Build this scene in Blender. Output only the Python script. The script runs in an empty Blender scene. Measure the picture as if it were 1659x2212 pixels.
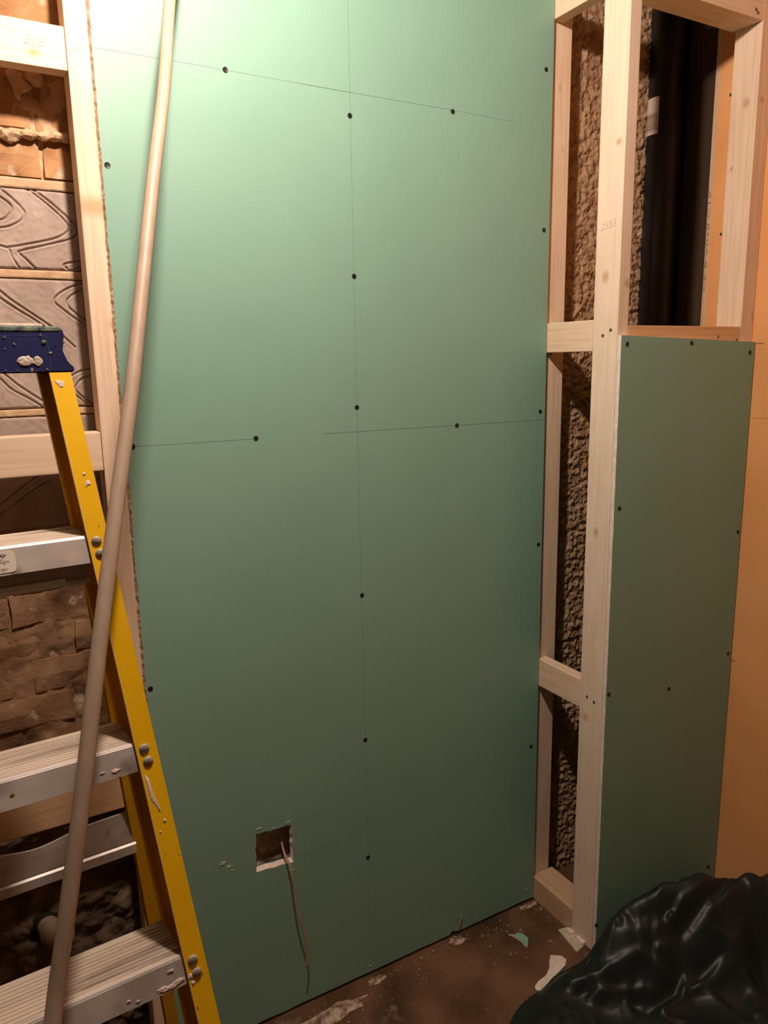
import bpy, bmesh, math, random
import numpy as np
from mathutils import Vector, Matrix, noise, geometry

random.seed(7)
SC = bpy.context.scene
COL = SC.collection

# ------------------------------------------------------------------ camera
CAM = Vector((-0.3176, -1.71246, 1.78319))
YAW, PIT, ROLL, FPX = 0.514094, 0.196366, -0.017508, 1630.656
W, H = 1659, 2212
_cy, _sy = math.cos(YAW), math.sin(YAW)
_f0 = Vector((_sy, _cy, 0)); _r0 = Vector((_cy, -_sy, 0)); _u0 = Vector((0, 0, 1))
FWD = _f0*math.cos(PIT) - _u0*math.sin(PIT)
_u = _u0*math.cos(PIT) + _f0*math.sin(PIT)
RGT = _r0*math.cos(ROLL) + _u*math.sin(ROLL)
UP = _u*math.cos(ROLL) - _r0*math.sin(ROLL)
cd = bpy.data.cameras.new('camera'); cam = bpy.data.objects.new('camera', cd); COL.objects.link(cam)
m3 = Matrix((RGT, UP, -FWD)).transposed()
cam.matrix_world = Matrix.Translation(CAM) @ m3.to_4x4()
cd.sensor_fit = 'VERTICAL'; cd.sensor_height = 36.0; cd.lens = FPX/H*36.0; cd.clip_start = 0.02
SC.camera = cam

# ------------------------------------------------------------------ world, lamp, exposure
wd = bpy.data.worlds.new('world'); SC.world = wd; wd.use_nodes = True
wd.node_tree.nodes['Background'].inputs[0].default_value = (1.0, 0.8, 0.6, 1)
wd.node_tree.nodes['Background'].inputs[1].default_value = 0.001
LAMP = Vector((0.062, -0.76, 2.83))
ld = bpy.data.lights.new('ceiling_bulb', 'POINT'); ld.energy = 98.0; ld.color = (1.0, 0.795, 0.69); ld.shadow_soft_size = 0.04
lo = bpy.data.objects.new('ceiling_bulb_light', ld); lo.location = LAMP; COL.objects.link(lo)
SC.view_settings.view_transform = 'Standard'; SC.view_settings.look = 'None'
SC.view_settings.gamma = 1.0; SC.view_settings.use_curve_mapping = False
SC.view_settings.exposure = 0.0


def ray(x, y):
    return FWD + RGT*((x-W/2)/FPX) - UP*((y-H/2)/FPX)


def on(x, y, ax, v):
    """the point of the plane (axis ax = v) that the photograph shows at pixel x, y"""
    d = ray(x, y)
    return CAM + d*((v-CAM[ax])/d[ax])


# ------------------------------------------------------------------ materials
def new_mat(name):
    m = bpy.data.materials.new(name); m.use_nodes = True
    nt = m.node_tree
    return m, nt, nt.nodes, nt.links, nt.nodes['Principled BSDF']


def rgb(c):
    return (c[0], c[1], c[2], 1.0)


def ramp(N, stops):
    r = N.new('ShaderNodeValToRGB')
    e = r.color_ramp.elements
    while len(e) < len(stops):
        e.new(0.5)
    for k, (p, c) in enumerate(stops):
        e[k].position = p; e[k].color = rgb(c)
    return r


def bump_to(N, L, src, bsdf, strength, dist=0.002):
    b = N.new('ShaderNodeBump'); b.inputs['Strength'].default_value = strength; b.inputs['Distance'].default_value = dist
    L.new(src, b.inputs['Height']); L.new(b.outputs[0], bsdf.inputs['Normal'])


def mottled(name, c1, c2, scale=20, rough=0.8, bump=0.2, detail=6, spec=0.3, bscale=None, bdist=0.002, extra=None, lo=0.35, hi=0.65, metal=0.0, stretch=(1, 1, 1)):
    m, nt, N, L, B = new_mat(name)
    tc = N.new('ShaderNodeTexCoord'); mp = N.new('ShaderNodeMapping'); mp.inputs['Scale'].default_value = stretch
    L.new(tc.outputs['Object'], mp.inputs[0])
    nz = N.new('ShaderNodeTexNoise'); nz.inputs['Scale'].default_value = scale; nz.inputs['Detail'].default_value = detail
    L.new(mp.outputs[0], nz.inputs['Vector'])
    r = ramp(N, [(lo, c1), (hi, c2)]); L.new(nz.outputs[0], r.inputs[0])
    out = r.outputs[0]
    for (c, sc, a, b) in (extra or []):
        n2 = N.new('ShaderNodeTexNoise'); n2.inputs['Scale'].default_value = sc; n2.inputs['Detail'].default_value = 4
        L.new(mp.outputs[0], n2.inputs['Vector'])
        mr = N.new('ShaderNodeMapRange'); mr.inputs[1].default_value = a; mr.inputs[2].default_value = b
        L.new(n2.outputs[0], mr.inputs[0])
        mx = N.new('ShaderNodeMixRGB'); mx.inputs[2].default_value = rgb(c)
        L.new(mr.outputs[0], mx.inputs[0]); L.new(out, mx.inputs[1]); out = mx.outputs[0]
    L.new(out, B.inputs['Base Color'])
    B.inputs['Roughness'].default_value = rough; B.inputs['Specular IOR Level'].default_value = spec
    B.inputs['Metallic'].default_value = metal
    if bump:
        n3 = N.new('ShaderNodeTexNoise'); n3.inputs['Scale'].default_value = bscale or scale*4; n3.inputs['Detail'].default_value = 6
        if name == 'black_polythene': n3.noise_type = 'RIDGED_MULTIFRACTAL'; n3.inputs['Detail'].default_value = 3; n3.inputs['Roughness'].default_value = 0.4
        L.new(mp.outputs[0], n3.inputs['Vector']); bump_to(N, L, n3.outputs[0], B, bump, bdist)
    return m


def plain(name, c, rough=0.6, spec=0.4, metal=0.0):
    m, nt, N, L, B = new_mat(name)
    B.inputs['Base Color'].default_value = rgb(c); B.inputs['Roughness'].default_value = rough
    B.inputs['Specular IOR Level'].default_value = spec; B.inputs['Metallic'].default_value = metal
    return m


def wood(name, axis, light=(0.80, 0.63, 0.46), dark=(0.71, 0.53, 0.36), seed=0.0, knots=(), freckles=True):
    """planed softwood; grain runs along axis; knots = [(local position, radius, half length), ...]"""
    m, nt, N, L, B = new_mat(name)
    tc = N.new('ShaderNodeTexCoord'); mp = N.new('ShaderNodeMapping')
    sc = [1.0, 1.0, 1.0]; sc[axis] = 0.035
    mp.inputs['Scale'].default_value = sc; mp.inputs['Location'].default_value = (seed, seed*1.7, seed*0.6)
    L.new(tc.outputs['Object'], mp.inputs[0])
    n1 = N.new('ShaderNodeTexNoise'); n1.inputs['Scale'].default_value = 110; n1.inputs['Detail'].default_value = 4
    n1.inputs['Distortion'].default_value = 0.3
    L.new(mp.outputs[0], n1.inputs['Vector'])
    r = ramp(N, [(0.3, dark), (0.5, light), (0.75, [min(1, c*1.06) for c in light])]); L.new(n1.outputs[0], r.inputs[0])
    n2 = N.new('ShaderNodeTexNoise'); n2.inputs['Scale'].default_value = 5; n2.inputs['Detail'].default_value = 2
    L.new(tc.outputs['Object'], n2.inputs['Vector'])
    mx = N.new('ShaderNodeMixRGB'); mx.blend_type = 'MULTIPLY'; mx.inputs[0].default_value = 0.35
    r2 = ramp(N, [(0.3, (0.8, 0.72, 0.62)), (0.65, (1, 1, 1))]); L.new(n2.outputs[0], r2.inputs[0])
    L.new(r.outputs[0], mx.inputs[1]); L.new(r2.outputs[0], mx.inputs[2])
    out = mx.outputs[0]
    if freckles:
        vo = N.new('ShaderNodeTexVoronoi'); vo.inputs['Scale'].default_value = 9.0
        mpv = N.new('ShaderNodeMapping'); s2 = [1.6, 1.6, 1.6]; s2[axis] = 0.7
        mpv.inputs['Scale'].default_value = s2; mpv.inputs['Location'].default_value = (seed*3, seed, seed*2)
        L.new(tc.outputs['Object'], mpv.inputs[0]); L.new(mpv.outputs[0], vo.inputs['Vector'])
        mr = N.new('ShaderNodeMapRange'); mr.inputs[1].default_value = 0.02; mr.inputs[2].default_value = 0.10
        mr.inputs[3].default_value = 0.5; mr.inputs[4].default_value = 0.0
        L.new(vo.outputs['Distance'], mr.inputs[0])
        sr = N.new('ShaderNodeSeparateColor'); L.new(vo.outputs['Color'], sr.inputs[0])
        lt_ = N.new('ShaderNodeMath'); lt_.operation = 'LESS_THAN'; lt_.inputs[1].default_value = 0.3; L.new(sr.outputs[0], lt_.inputs[0])
        mu_ = N.new('ShaderNodeMath'); mu_.operation = 'MULTIPLY'; L.new(mr.outputs[0], mu_.inputs[0]); L.new(lt_.outputs[0], mu_.inputs[1])
        mk = N.new('ShaderNodeMixRGB'); mk.inputs[2].default_value = (0.36, 0.19, 0.08, 1)
        L.new(mu_.outputs[0], mk.inputs[0]); L.new(out, mk.inputs[1]); out = mk.outputs[0]
    for (pos, rad, hl, col) in knots:
        sub = N.new('ShaderNodeVectorMath'); sub.operation = 'SUBTRACT'; sub.inputs[1].default_value = pos
        L.new(tc.outputs['Object'], sub.inputs[0])
        mul = N.new('ShaderNodeVectorMath'); mul.operation = 'MULTIPLY'
        s = [1/rad]*3; s[axis] = 1/hl; mul.inputs[1].default_value = s; L.new(sub.outputs[0], mul.inputs[0])
        ln = N.new('ShaderNodeVectorMath'); ln.operation = 'LENGTH'; L.new(mul.outputs[0], ln.inputs[0])
        mr = N.new('ShaderNodeMapRange'); mr.inputs[1].default_value = 0.35; mr.inputs[2].default_value = 1.35
        mr.inputs[3].default_value = 0.72; mr.inputs[4].default_value = 0.0
        L.new(ln.outputs['Value'], mr.inputs[0])
        mk = N.new('ShaderNodeMixRGB'); mk.inputs[2].default_value = rgb(col)
        L.new(mr.outputs[0], mk.inputs[0]); L.new(out, mk.inputs[1]); out = mk.outputs[0]
    L.new(out, B.inputs['Base Color'])
    B.inputs['Roughness'].default_value = 0.6; B.inputs['Specular IOR Level'].default_value = 0.3
    bump_to(N, L, n1.outputs[0], B, 0.12, 0.001)
    return m


M = {}
M['board'] = mottled('green_board_paper', (0.215, 0.40, 0.305), (0.23, 0.42, 0.325), scale=3, rough=0.50, bump=0, spec=0.5)
M['gypsum'] = mottled('gypsum', (0.72, 0.62, 0.52), (0.84, 0.76, 0.66), scale=60, rough=0.9, bump=0.5, bscale=300)
M['torn'] = mottled('torn_gypsum_edge', (0.52, 0.36, 0.22), (0.84, 0.72, 0.58), scale=60, rough=0.9, bump=0.7, bscale=250)
M['tornpaper'] = plain('torn_paper', (0.34, 0.52, 0.42), 0.9, 0.2)
M['screw'] = plain('black_phosphate_screw', (0.012, 0.012, 0.012), 0.45, 0.5)
M['zinc'] = plain('zinc_screw', (0.16, 0.16, 0.15), 0.4, 0.5, 0.7)
M['pencil'] = plain('pencil_graphite', (0.10, 0.17, 0.13), 0.7, 0.3)
M['pencil2'] = plain('pencil_graphite_on_wood', (0.56, 0.43, 0.30), 0.7, 0.3)
M['pencil3'] = plain('pencil_graphite_on_orange', (0.35, 0.17, 0.07), 0.7, 0.3)
M['orange'] = mottled('orange_plaster', (0.72, 0.345, 0.125), (0.80, 0.40, 0.155), scale=4, rough=0.85, bump=0.05, bscale=60, spec=0.2)
M['ceiling'] = plain('unpainted_ceiling', (0.15, 0.12, 0.09), 0.9, 0.2)
M['roomwall'] = plain('cream_room_wall', (0.10, 0.075, 0.05), 0.9, 0.2)
M['floor'] = mottled('dirty_hardboard', (0.085, 0.042, 0.018), (0.17, 0.092, 0.046), scale=7, rough=0.7, bump=0.3, bscale=90, spec=0.3,
                     extra=[((0.045, 0.024, 0.012), 4.5, 0.52, 0.7), ((0.36, 0.27, 0.2), 9, 0.62, 0.8)])
M['mortar'] = mottled('sandy_mortar', (0.50, 0.33, 0.19), (0.66, 0.47, 0.29), scale=25, rough=0.95, bump=0.6, bscale=160, spec=0.1)
M['brick'] = mottled('old_brown_brick', (0.34, 0.175, 0.075), (0.52, 0.30, 0.145), scale=18, rough=0.95, bump=0.8, bscale=120, spec=0.1,
                     extra=[((0.20, 0.10, 0.045), 11, 0.56, 0.75), ((0.6, 0.46, 0.33), 23, 0.64, 0.75)])
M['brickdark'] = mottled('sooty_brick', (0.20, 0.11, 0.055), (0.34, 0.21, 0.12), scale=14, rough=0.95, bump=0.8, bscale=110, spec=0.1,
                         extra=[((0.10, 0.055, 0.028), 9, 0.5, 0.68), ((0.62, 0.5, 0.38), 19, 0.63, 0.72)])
M['block'] = mottled('grey_concrete_block', (0.36, 0.28, 0.225), (0.46, 0.375, 0.31), scale=16, rough=0.95, bump=0.5, bscale=220, spec=0.1,
                     stretch=(1, 1, 0.4), extra=[((0.56, 0.47, 0.39), 12, 0.6, 0.75)])
M['rough'] = mottled('rough_brown_render', (0.30, 0.185, 0.10), (0.48, 0.33, 0.20), scale=30, rough=0.97, bump=0.9, bscale=160, spec=0.1,
                     extra=[((0.58, 0.44, 0.31), 14, 0.6, 0.72)])
M['earth'] = mottled('dark_rubble', (0.09, 0.058, 0.034), (0.20, 0.14, 0.09), scale=18, rough=0.97, bump=0.9, bscale=140, spec=0.1)
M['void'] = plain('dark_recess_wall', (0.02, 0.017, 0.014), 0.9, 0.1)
M['blackpipe'] = mottled('black_pipe_plastic', (0.010, 0.010, 0.010), (0.02, 0.02, 0.019), scale=5, rough=0.42, bump=0, spec=0.4)
M['shadewood'] = mottled('shade_dark_timber', (0.035, 0.022, 0.012), (0.07, 0.043, 0.022), scale=12, rough=0.8, bump=0.3, stretch=(1, 1, 0.1))  # timber brown darkened: the shadow inside the recess is put into the colour
M['sticker'] = plain('white_sticker', (0.62, 0.55, 0.46), 0.7, 0.3)
M['ink'] = plain('black_print', (0.03, 0.03, 0.03), 0.7, 0.2)
M['stampink'] = plain('faded_stamp_ink', (0.30, 0.20, 0.13), 0.8, 0.2)
M['cable'] = plain('grey_cable_sheath', (0.42, 0.30, 0.21), 0.5, 0.4)
M['yellow'] = mottled('yellow_fibreglass', (0.72, 0.42, 0.003), (0.78, 0.46, 0.004), scale=8, rough=0.42, bump=0.1, bscale=160, spec=0.4,
                      extra=[((0.45, 0.235, 0.01), 26, 0.66, 0.8)])
M['blue'] = mottled('blue_moulded_plastic', (0.017, 0.022, 0.10), (0.028, 0.034, 0.13), scale=9, rough=0.45, bump=0.12, bscale=200, spec=0.4,
                    extra=[((0.18, 0.22, 0.2), 40, 0.7, 0.8)])
M['dust'] = mottled('plaster_dust', (0.50, 0.42, 0.33), (0.66, 0.57, 0.47), scale=50, rough=0.97, bump=0.6, bscale=200, spec=0.1)
M['greendust'] = mottled('green_dust_rim', (0.045, 0.06, 0.10), (0.24, 0.33, 0.22), scale=90, rough=0.9, bump=0.3)
M['alu'] = mottled('dull_aluminium', (0.42, 0.38, 0.34), (0.56, 0.52, 0.47), scale=14, rough=0.40, bump=0.15, bscale=60, spec=0.5, metal=0.25,
                   extra=[((0.24, 0.21, 0.18), 16, 0.6, 0.72), ((0.6, 0.5, 0.4), 12, 0.64, 0.74)])
M['alubright'] = mottled('worn_bright_aluminium', (0.62, 0.60, 0.56), (0.75, 0.72, 0.68), scale=20, rough=0.5, bump=0.05, metal=0.6)
M['tread'] = mottled('ribbed_tread_dirty', (0.42, 0.35, 0.27), (0.58, 0.50, 0.40), scale=26, rough=0.75, bump=0.3, bscale=90, spec=0.3,
                     stretch=(0.12, 1, 1), extra=[((0.22, 0.18, 0.14), 30, 0.56, 0.68)])
M['rivet'] = mottled('dusty_rivet', (0.30, 0.27, 0.23), (0.42, 0.39, 0.34), scale=200, rough=0.5, bump=0.2, metal=0.3)
M['pole'] = mottled('smooth_wooden_pole', (0.35, 0.265, 0.19), (0.40, 0.31, 0.225), scale=10, rough=0.5, bump=0.05, spec=0.4, stretch=(6, 6, 0.4),
                    extra=[((0.36, 0.24, 0.14), 7, 0.66, 0.76)])
M['splat'] = mottled('pale_plaster_splat', (0.62, 0.50, 0.42), (0.78, 0.68, 0.60), scale=60, rough=0.9, bump=0.5, bscale=200)
M['sack'] = mottled('black_polythene', (0.009, 0.014, 0.013), (0.014, 0.021, 0.019), scale=6, rough=0.45, bump=0.35, bscale=14, bdist=0.003, spec=0.45,
                    extra=[((0.034, 0.031, 0.026), 9, 0.6, 0.85)])
M['scrapgreen'] = plain('green_paper_face', (0.24, 0.44, 0.34), 0.8, 0.2)
M['yellowpaint'] = plain('yellow_paint_splash', (0.55, 0.33, 0.02), 0.7, 0.3)
M['grime'] = plain('grime_on_yellow', (0.25, 0.14, 0.015), 0.7, 0.2)
M['scratch'] = plain('pale_scratch_on_blue', (0.08, 0.10, 0.17), 0.7, 0.3)
M['worn'] = plain('worn_pale_fibre', (0.62, 0.42, 0.24), 0.8, 0.2)
M['floordust'] = mottled('thin_plaster_dust', (0.16, 0.095, 0.055), (0.52, 0.42, 0.32), scale=38, rough=0.97, bump=0.5, bscale=200, spec=0.1, lo=0.38, hi=0.6)
M['grit'] = plain('dirty_grit', (0.30, 0.22, 0.15), 0.95, 0.1)
M['holeback'] = mottled('grubby_wall_in_hole', (0.22, 0.16, 0.11), (0.50, 0.47, 0.38), scale=28, rough=0.95, bump=0.7, bscale=140, spec=0.1)
M['earthpipe'] = mottled('clay_pipe', (0.22, 0.16, 0.11), (0.34, 0.26, 0.18), scale=20, rough=0.9, bump=0.4)


# ------------------------------------------------------------------ helpers
def link(name, me, mats, parent=None):
    o = bpy.data.objects.new(name, me); COL.objects.link(o)
    if not isinstance(mats, (list, tuple)):
        mats = [mats]
    if not me.materials:
        for mm in mats:
            me.materials.append(mm)
    if parent:
        o.parent = parent
    return o


def tag(o, label=None, cat=None, group=None, kind=None):
    if label: o['label'] = label
    if cat: o['category'] = cat
    if group: o['group'] = group
    if kind: o['kind'] = kind
    return o


def empty(name, loc, label, cat, group=None, rz=0.0):
    o = bpy.data.objects.new(name, None); COL.objects.link(o)
    o.location = loc; o.rotation_euler = (0, 0, rz); o.empty_display_size = 0.05
    return tag(o, label, cat, group)


def bm_obj(name, bm, mats, parent=None, smooth=False):
    bmesh.ops.recalc_face_normals(bm, faces=bm.faces[:])
    me = bpy.data.meshes.new(name); bm.to_mesh(me); bm.free()
    if smooth:
        for p in me.polygons: p.use_smooth = True
    return link(name, me, mats, parent)


def add_box(bm, x0, x1, y0, y1, z0, z1, bev=0.0, seg=2):
    r = bmesh.ops.create_cube(bm, size=1.0)
    for v in r['verts']:
        v.co = Vector((x0 if v.co.x < 0 else x1, y0 if v.co.y < 0 else y1, z0 if v.co.z < 0 else z1))
    if bev:
        es = list({e for v in r['verts'] for e in v.link_edges})
        bmesh.ops.bevel(bm, geom=es, offset=bev, segments=seg, profile=0.6, affect='EDGES')


def box(name, x0, x1, y0, y1, z0, z1, mat, parent=None, bev=0.0, seg=2):
    """a box whose origin is at its own base centre (or, for a child, in the parent's space)"""
    bm = bmesh.new()
    if parent is None:
        c = Vector(((x0+x1)/2, (y0+y1)/2, z0))
        add_box(bm, x0-c.x, x1-c.x, y0-c.y, y1-c.y, 0, z1-z0, bev, seg)
        o = bm_obj(name, bm, mat); o.location = c
    else:
        add_box(bm, x0, x1, y0, y1, z0, z1, bev, seg)
        o = bm_obj(name, bm, mat, parent)
    return o


def tube_bm(bm, pts, rad, n=10, flat=1.0, cap=True):
    pts = [Vector(p) for p in pts]
    rings = []
    up = Vector((0.0, 1.0, 0.0))
    for i, p in enumerate(pts):
        t = (pts[min(i+1, len(pts)-1)] - pts[max(i-1, 0)]).normalized()
        a = t.cross(up)
        if a.length < 1e-4: a = t.cross(Vector((1, 0, 0)))
        a.normalize(); b = a.cross(t).normalized()
        rr = rad[i] if isinstance(rad, (list, tuple)) else rad
        rings.append([bm.verts.new(p + a*math.cos(2*math.pi*k/n)*rr + b*math.sin(2*math.pi*k/n)*rr*flat) for k in range(n)])
    for r0, r1 in zip(rings, rings[1:]):
        for k in range(n):
            bm.faces.new((r0[k], r0[(k+1) % n], r1[(k+1) % n], r1[k]))
    if cap:
        bm.faces.new(rings[0]); bm.faces.new(rings[-1][::-1])


def spline(pts, sub=8):
    P = [Vector(p) for p in pts]; P = [2*P[0]-P[1]] + P + [2*P[-1]-P[-2]]
    out = []
    for i in range(1, len(P)-2):
        for k in range(sub):
            t = k/sub
            a, b, c, d = P[i-1], P[i], P[i+1], P[i+2]
            out.append(0.5*((2*b) + (c-a)*t + (2*a-5*b+4*c-d)*t*t + (3*b-a-3*c+d)*t**3))
    out.append(P[-2]); return out


def grid(name, x0, x1, z0, z1, nx, nz, fn, mat, parent=None, smooth=True, thick=0.0, matfn=None):
    """upright grid in x, z whose y comes from fn(x, z)"""
    vs = []; fs = []
    for j in range(nz+1):
        z = z0 + (z1-z0)*j/nz
        for i in range(nx+1):
            x = x0 + (x1-x0)*i/nx
            vs.append((x, fn(x, z), z))
    for j in range(nz):
        for i in range(nx):
            a = j*(nx+1)+i
            fs.append((a, a+1, a+nx+2, a+nx+1))
    if thick:
        n = len(vs); yb = max(v[1] for v in vs) + thick
        for (x, z) in ((x0, z0), (x1, z0), (x1, z1), (x0, z1)): vs.append((x, yb, z))
        bot = [i for i in range(nx+1)]; top = [nz*(nx+1)+i for i in range(nx+1)]
        lef = [j*(nx+1) for j in range(nz+1)]; rig = [j*(nx+1)+nx for j in range(nz+1)]
        fs.append(tuple([n, n+1] + bot[::-1])); fs.append(tuple([n+2, n+3] + top))
        fs.append(tuple([n+3, n] + lef)); fs.append(tuple([n+1, n+2] + rig[::-1])); fs.append((n+3, n+2, n+1, n))
    me = bpy.data.meshes.new(name); me.from_pydata(vs, [], fs); me.update()
    for p in me.polygons: p.use_smooth = smooth and len(p.vertices) == 4
    o = link(name, me, mat, parent)
    if matfn:
        for p in me.polygons:
            p.material_index = matfn(p.center)
    return o


def fbm(x, y, z, sc, oc=4):
    return noise.fractal(Vector((x*sc, y*sc, z*sc)), 1.0, 2.0, oc)


def blob(name, outline, mat, parent, depth=0.002, mtx=None, dome=True):
    """small raised patch: outline in 2-D (u, v), raised along +w by depth; mtx places it"""
    bm = bmesh.new(); n = len(outline)
    lo_ = [bm.verts.new((u, v, 0)) for u, v in outline]
    cu = sum(p[0] for p in outline)/n; cv = sum(p[1] for p in outline)/n
    hi_ = [bm.verts.new((cu+(u-cu)*0.8, cv+(v-cv)*0.8, depth*random.uniform(0.7, 1.1))) for u, v in outline]
    for k in range(n):
        bm.faces.new((lo_[k], lo_[(k+1) % n], hi_[(k+1) % n], hi_[k]))
    if dome:
        c = bm.verts.new((cu, cv, depth*1.3))
        for k in range(n): bm.faces.new((hi_[k], hi_[(k+1) % n], c))
    else:
        bm.faces.new(hi_)
    bm.faces.new(lo_[::-1])
    o = bm_obj(name, bm, mat, parent)
    if mtx is not None:
        o.data.transform(mtx)
    return o


def wob(r, n=12, k=0.3, sx=1.0, sy=1.0):
    return [(math.cos(2*math.pi*i/n)*r*sx*(1+random.uniform(-k, k)), math.sin(2*math.pi*i/n)*r*sy*(1+random.uniform(-k, k))) for i in range(n)]


def text(name, s, size, mat, parent, mtx, bold=0.0, align='LEFT', shear=0.0):
    cu = bpy.data.curves.new(name, 'FONT'); cu.body = s; cu.size = size; cu.offset = bold; cu.align_x = align; cu.shear = shear; cu.resolution_u = 3
    t = bpy.data.objects.new(name, cu); COL.objects.link(t)
    dg = bpy.context.evaluated_depsgraph_get()
    me = bpy.data.meshes.new_from_object(t.evaluated_get(dg))
    bpy.data.objects.remove(t); bpy.data.curves.remove(cu)
    me.transform(mtx); me.materials.clear()
    return link(name, me, mat, parent)


def frame(origin, u, v):
    u = Vector(u).normalized(); v = Vector(v); v = (v - u*v.dot(u)).normalized(); w = u.cross(v)
    return Matrix.Translation(Vector(origin)) @ Matrix((u, v, w)).transposed().to_4x4()


# screw head facing -y (local -y), one shared mesh per kind
def screw_mesh(r, mat, rim=None):
    bm = bmesh.new(); n = 12
    prof = [(r*1.15, 0.0002), (r, -0.0010), (r*0.45, -0.0004)]
    rings = [[bm.verts.new((math.cos(2*math.pi*k/n)*a, y, math.sin(2*math.pi*k/n)*a)) for k in range(n)] for a, y in prof]
    for r0, r1 in zip(rings, rings[1:]):
        for k in range(n): bm.faces.new((r0[k], r0[(k+1) % n], r1[(k+1) % n], r1[k]))
    bm.faces.new(rings[-1])
    for a in (0, math.pi/2):
        q = bmesh.ops.create_cube(bm, size=1.0)
        for v in q['verts']:
            x, y, z = v.co.x*r*1.1, v.co.y*0.0004-0.0008, v.co.z*r*0.22
            v.co = Vector((x*math.cos(a)-z*math.sin(a), y, x*math.sin(a)+z*math.cos(a)))
    bmesh.ops.recalc_face_normals(bm, faces=bm.faces[:])
    me = bpy.data.meshes.new('screw_head'); bm.to_mesh(me); bm.free(); me.materials.append(mat); return me


SCREW = screw_mesh(0.0056, M['screw']); NAIL = screw_mesh(0.004, M['zinc'])


def put(me, name, loc, parent, rot=(0, 0, 0)):
    o = bpy.data.objects.new(name, me); COL.objects.link(o); o.parent = parent
    o.location = Vector(loc) - (parent.location if parent else Vector()); o.rotation_euler = rot
    return o


# ------------------------------------------------------------------ the setting
ZC = 2.96
box('floor', -1.7, 1.9, -3.0, 0.6, -0.1, 0.0, M['floor'])['kind'] = 'structure'
box('ceiling', -1.7, 1.9, -3.0, 0.6, ZC, ZC+0.1, M['ceiling'])['kind'] = 'structure'
wr = box('wall_right', 1.757, 1.9, -3.0, -0.098, 0.0, ZC, M['orange']); wr['kind'] = 'structure'
box('wall_left', -1.8, -1.7, -3.0, 0.6, 0.0, ZC, M['roomwall'])['kind'] = 'structure'
box('wall_rear', -1.7, 1.9, -3.1, -3.0, 0.0, ZC, M['roomwall'])['kind'] = 'structure'

# masonry behind the framing
wb = box('wall_back', -1.7, 1.64, 0.150, 0.45, 0.0, ZC, M['mortar']); wb['kind'] = 'structure'
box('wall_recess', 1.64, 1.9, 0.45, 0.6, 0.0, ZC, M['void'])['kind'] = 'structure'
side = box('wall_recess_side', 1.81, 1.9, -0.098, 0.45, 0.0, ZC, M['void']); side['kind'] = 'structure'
# everything on the wall is placed in world space through this offset
WO = -wb.location


def wob_brick(name, x0, x1, z0, z1, yf, mat, seed, amp=0.004, parent=None):
    """one rough masonry unit with an uneven face, a rounded arris and a body 40 mm deep"""
    bm = bmesh.new()
    nx, nz = 4, 2
    V = {}
    for i in range(nx+1):
        for j in range(nz+1):
            edge = (i in (0, nx)) or (j in (0, nz))
            x = x0+(x1-x0)*i/nx; z = z0+(z1-z0)*j/nz
            d = noise.noise(Vector((x*14, z*14, seed)))*amp + (0.004 if edge else 0.0)
            V[i, j] = bm.verts.new((x+random.uniform(-.003, .003), yf+d, z+random.uniform(-.003, .003)))
    for i in range(nx):
        for j in range(nz): bm.faces.new((V[i, j], V[i+1, j], V[i+1, j+1], V[i, j+1]))
    ring = [V[i, 0] for i in range(nx+1)] + [V[nx, j] for j in range(1, nz+1)] + [V[i, nz] for i in range(nx-1, -1, -1)] + [V[0, j] for j in range(nz-1, 0, -1)]
    back = [bm.verts.new((v.co.x, yf+0.055, v.co.z)) for v in ring]
    for k in range(len(ring)):
        a = (k+1) % len(ring); bm.faces.new((ring[k], ring[a], back[a], back[k]))
    o = bm_obj(name, bm, mat, parent, smooth=False)
    return o


def to_parent(o, par):
    o.parent = par; o.matrix_parent_inverse = Matrix.Translation(-par.location)
    return o


YB = 0.115
# sandy mortar skin between the bricks, recessed behind their faces
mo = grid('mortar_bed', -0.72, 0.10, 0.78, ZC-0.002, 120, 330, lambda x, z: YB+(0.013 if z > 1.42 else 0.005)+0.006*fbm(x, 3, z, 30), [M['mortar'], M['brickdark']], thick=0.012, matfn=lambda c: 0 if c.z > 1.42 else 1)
to_parent(mo, wb)
# old bricks, upper part
rows = []
z = 2.178
for k, hh in enumerate([0.080, 0.106, 0.072, 0.070, 0.072, 0.070, 0.072, 0.070]):
    rows.append((z, z+hh)); z += hh+0.013
for k, (za, zb) in enumerate(rows):
    if zb > ZC: break
    x = -0.70 + (0.05 if k % 2 else 0.155)
    x0 = -0.72
    cuts = [x0]
    if k == 1:
        cuts = [-0.72, -0.50, -0.29, -0.105, -0.078, 0.10]
    else:
        while x < 0.10:
            cuts.append(x); x += 0.225
        cuts.append(0.10)
    for a, b in zip(cuts, cuts[1:]):
        if b-a < 0.02: continue
        rec = 0.012 if k == 1 else random.uniform(-0.002, 0.004)
        to_parent(wob_brick('brick', a+.005, b-.005, za, zb, YB+rec-0.003, M['brick'], k*3.1+a, 0.012), wb)
# broken mortar lumps lying on the ledge under the recessed course
for (px, py, r) in ((20, 292, .022), (60, 290, .018), (92, 297, .013), (118, 296, .016), (140, 300, .014), (75, 170, .02), (30, 165, .016)):
    p = on(px, py, 1, YB-0.004)
    bm = bmesh.new(); bmesh.ops.create_icosphere(bm, subdivisions=2, radius=r)
    for v in bm.verts:
        v.co *= 1+0.35*noise.noise(v.co*60+Vector((px, 0, 0))); v.co.z *= 0.65
    o = bm_obj('mortar_lump', bm, M['mortar']); o.data.transform(Matrix.Translation(p)); to_parent(o, wb)
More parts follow.
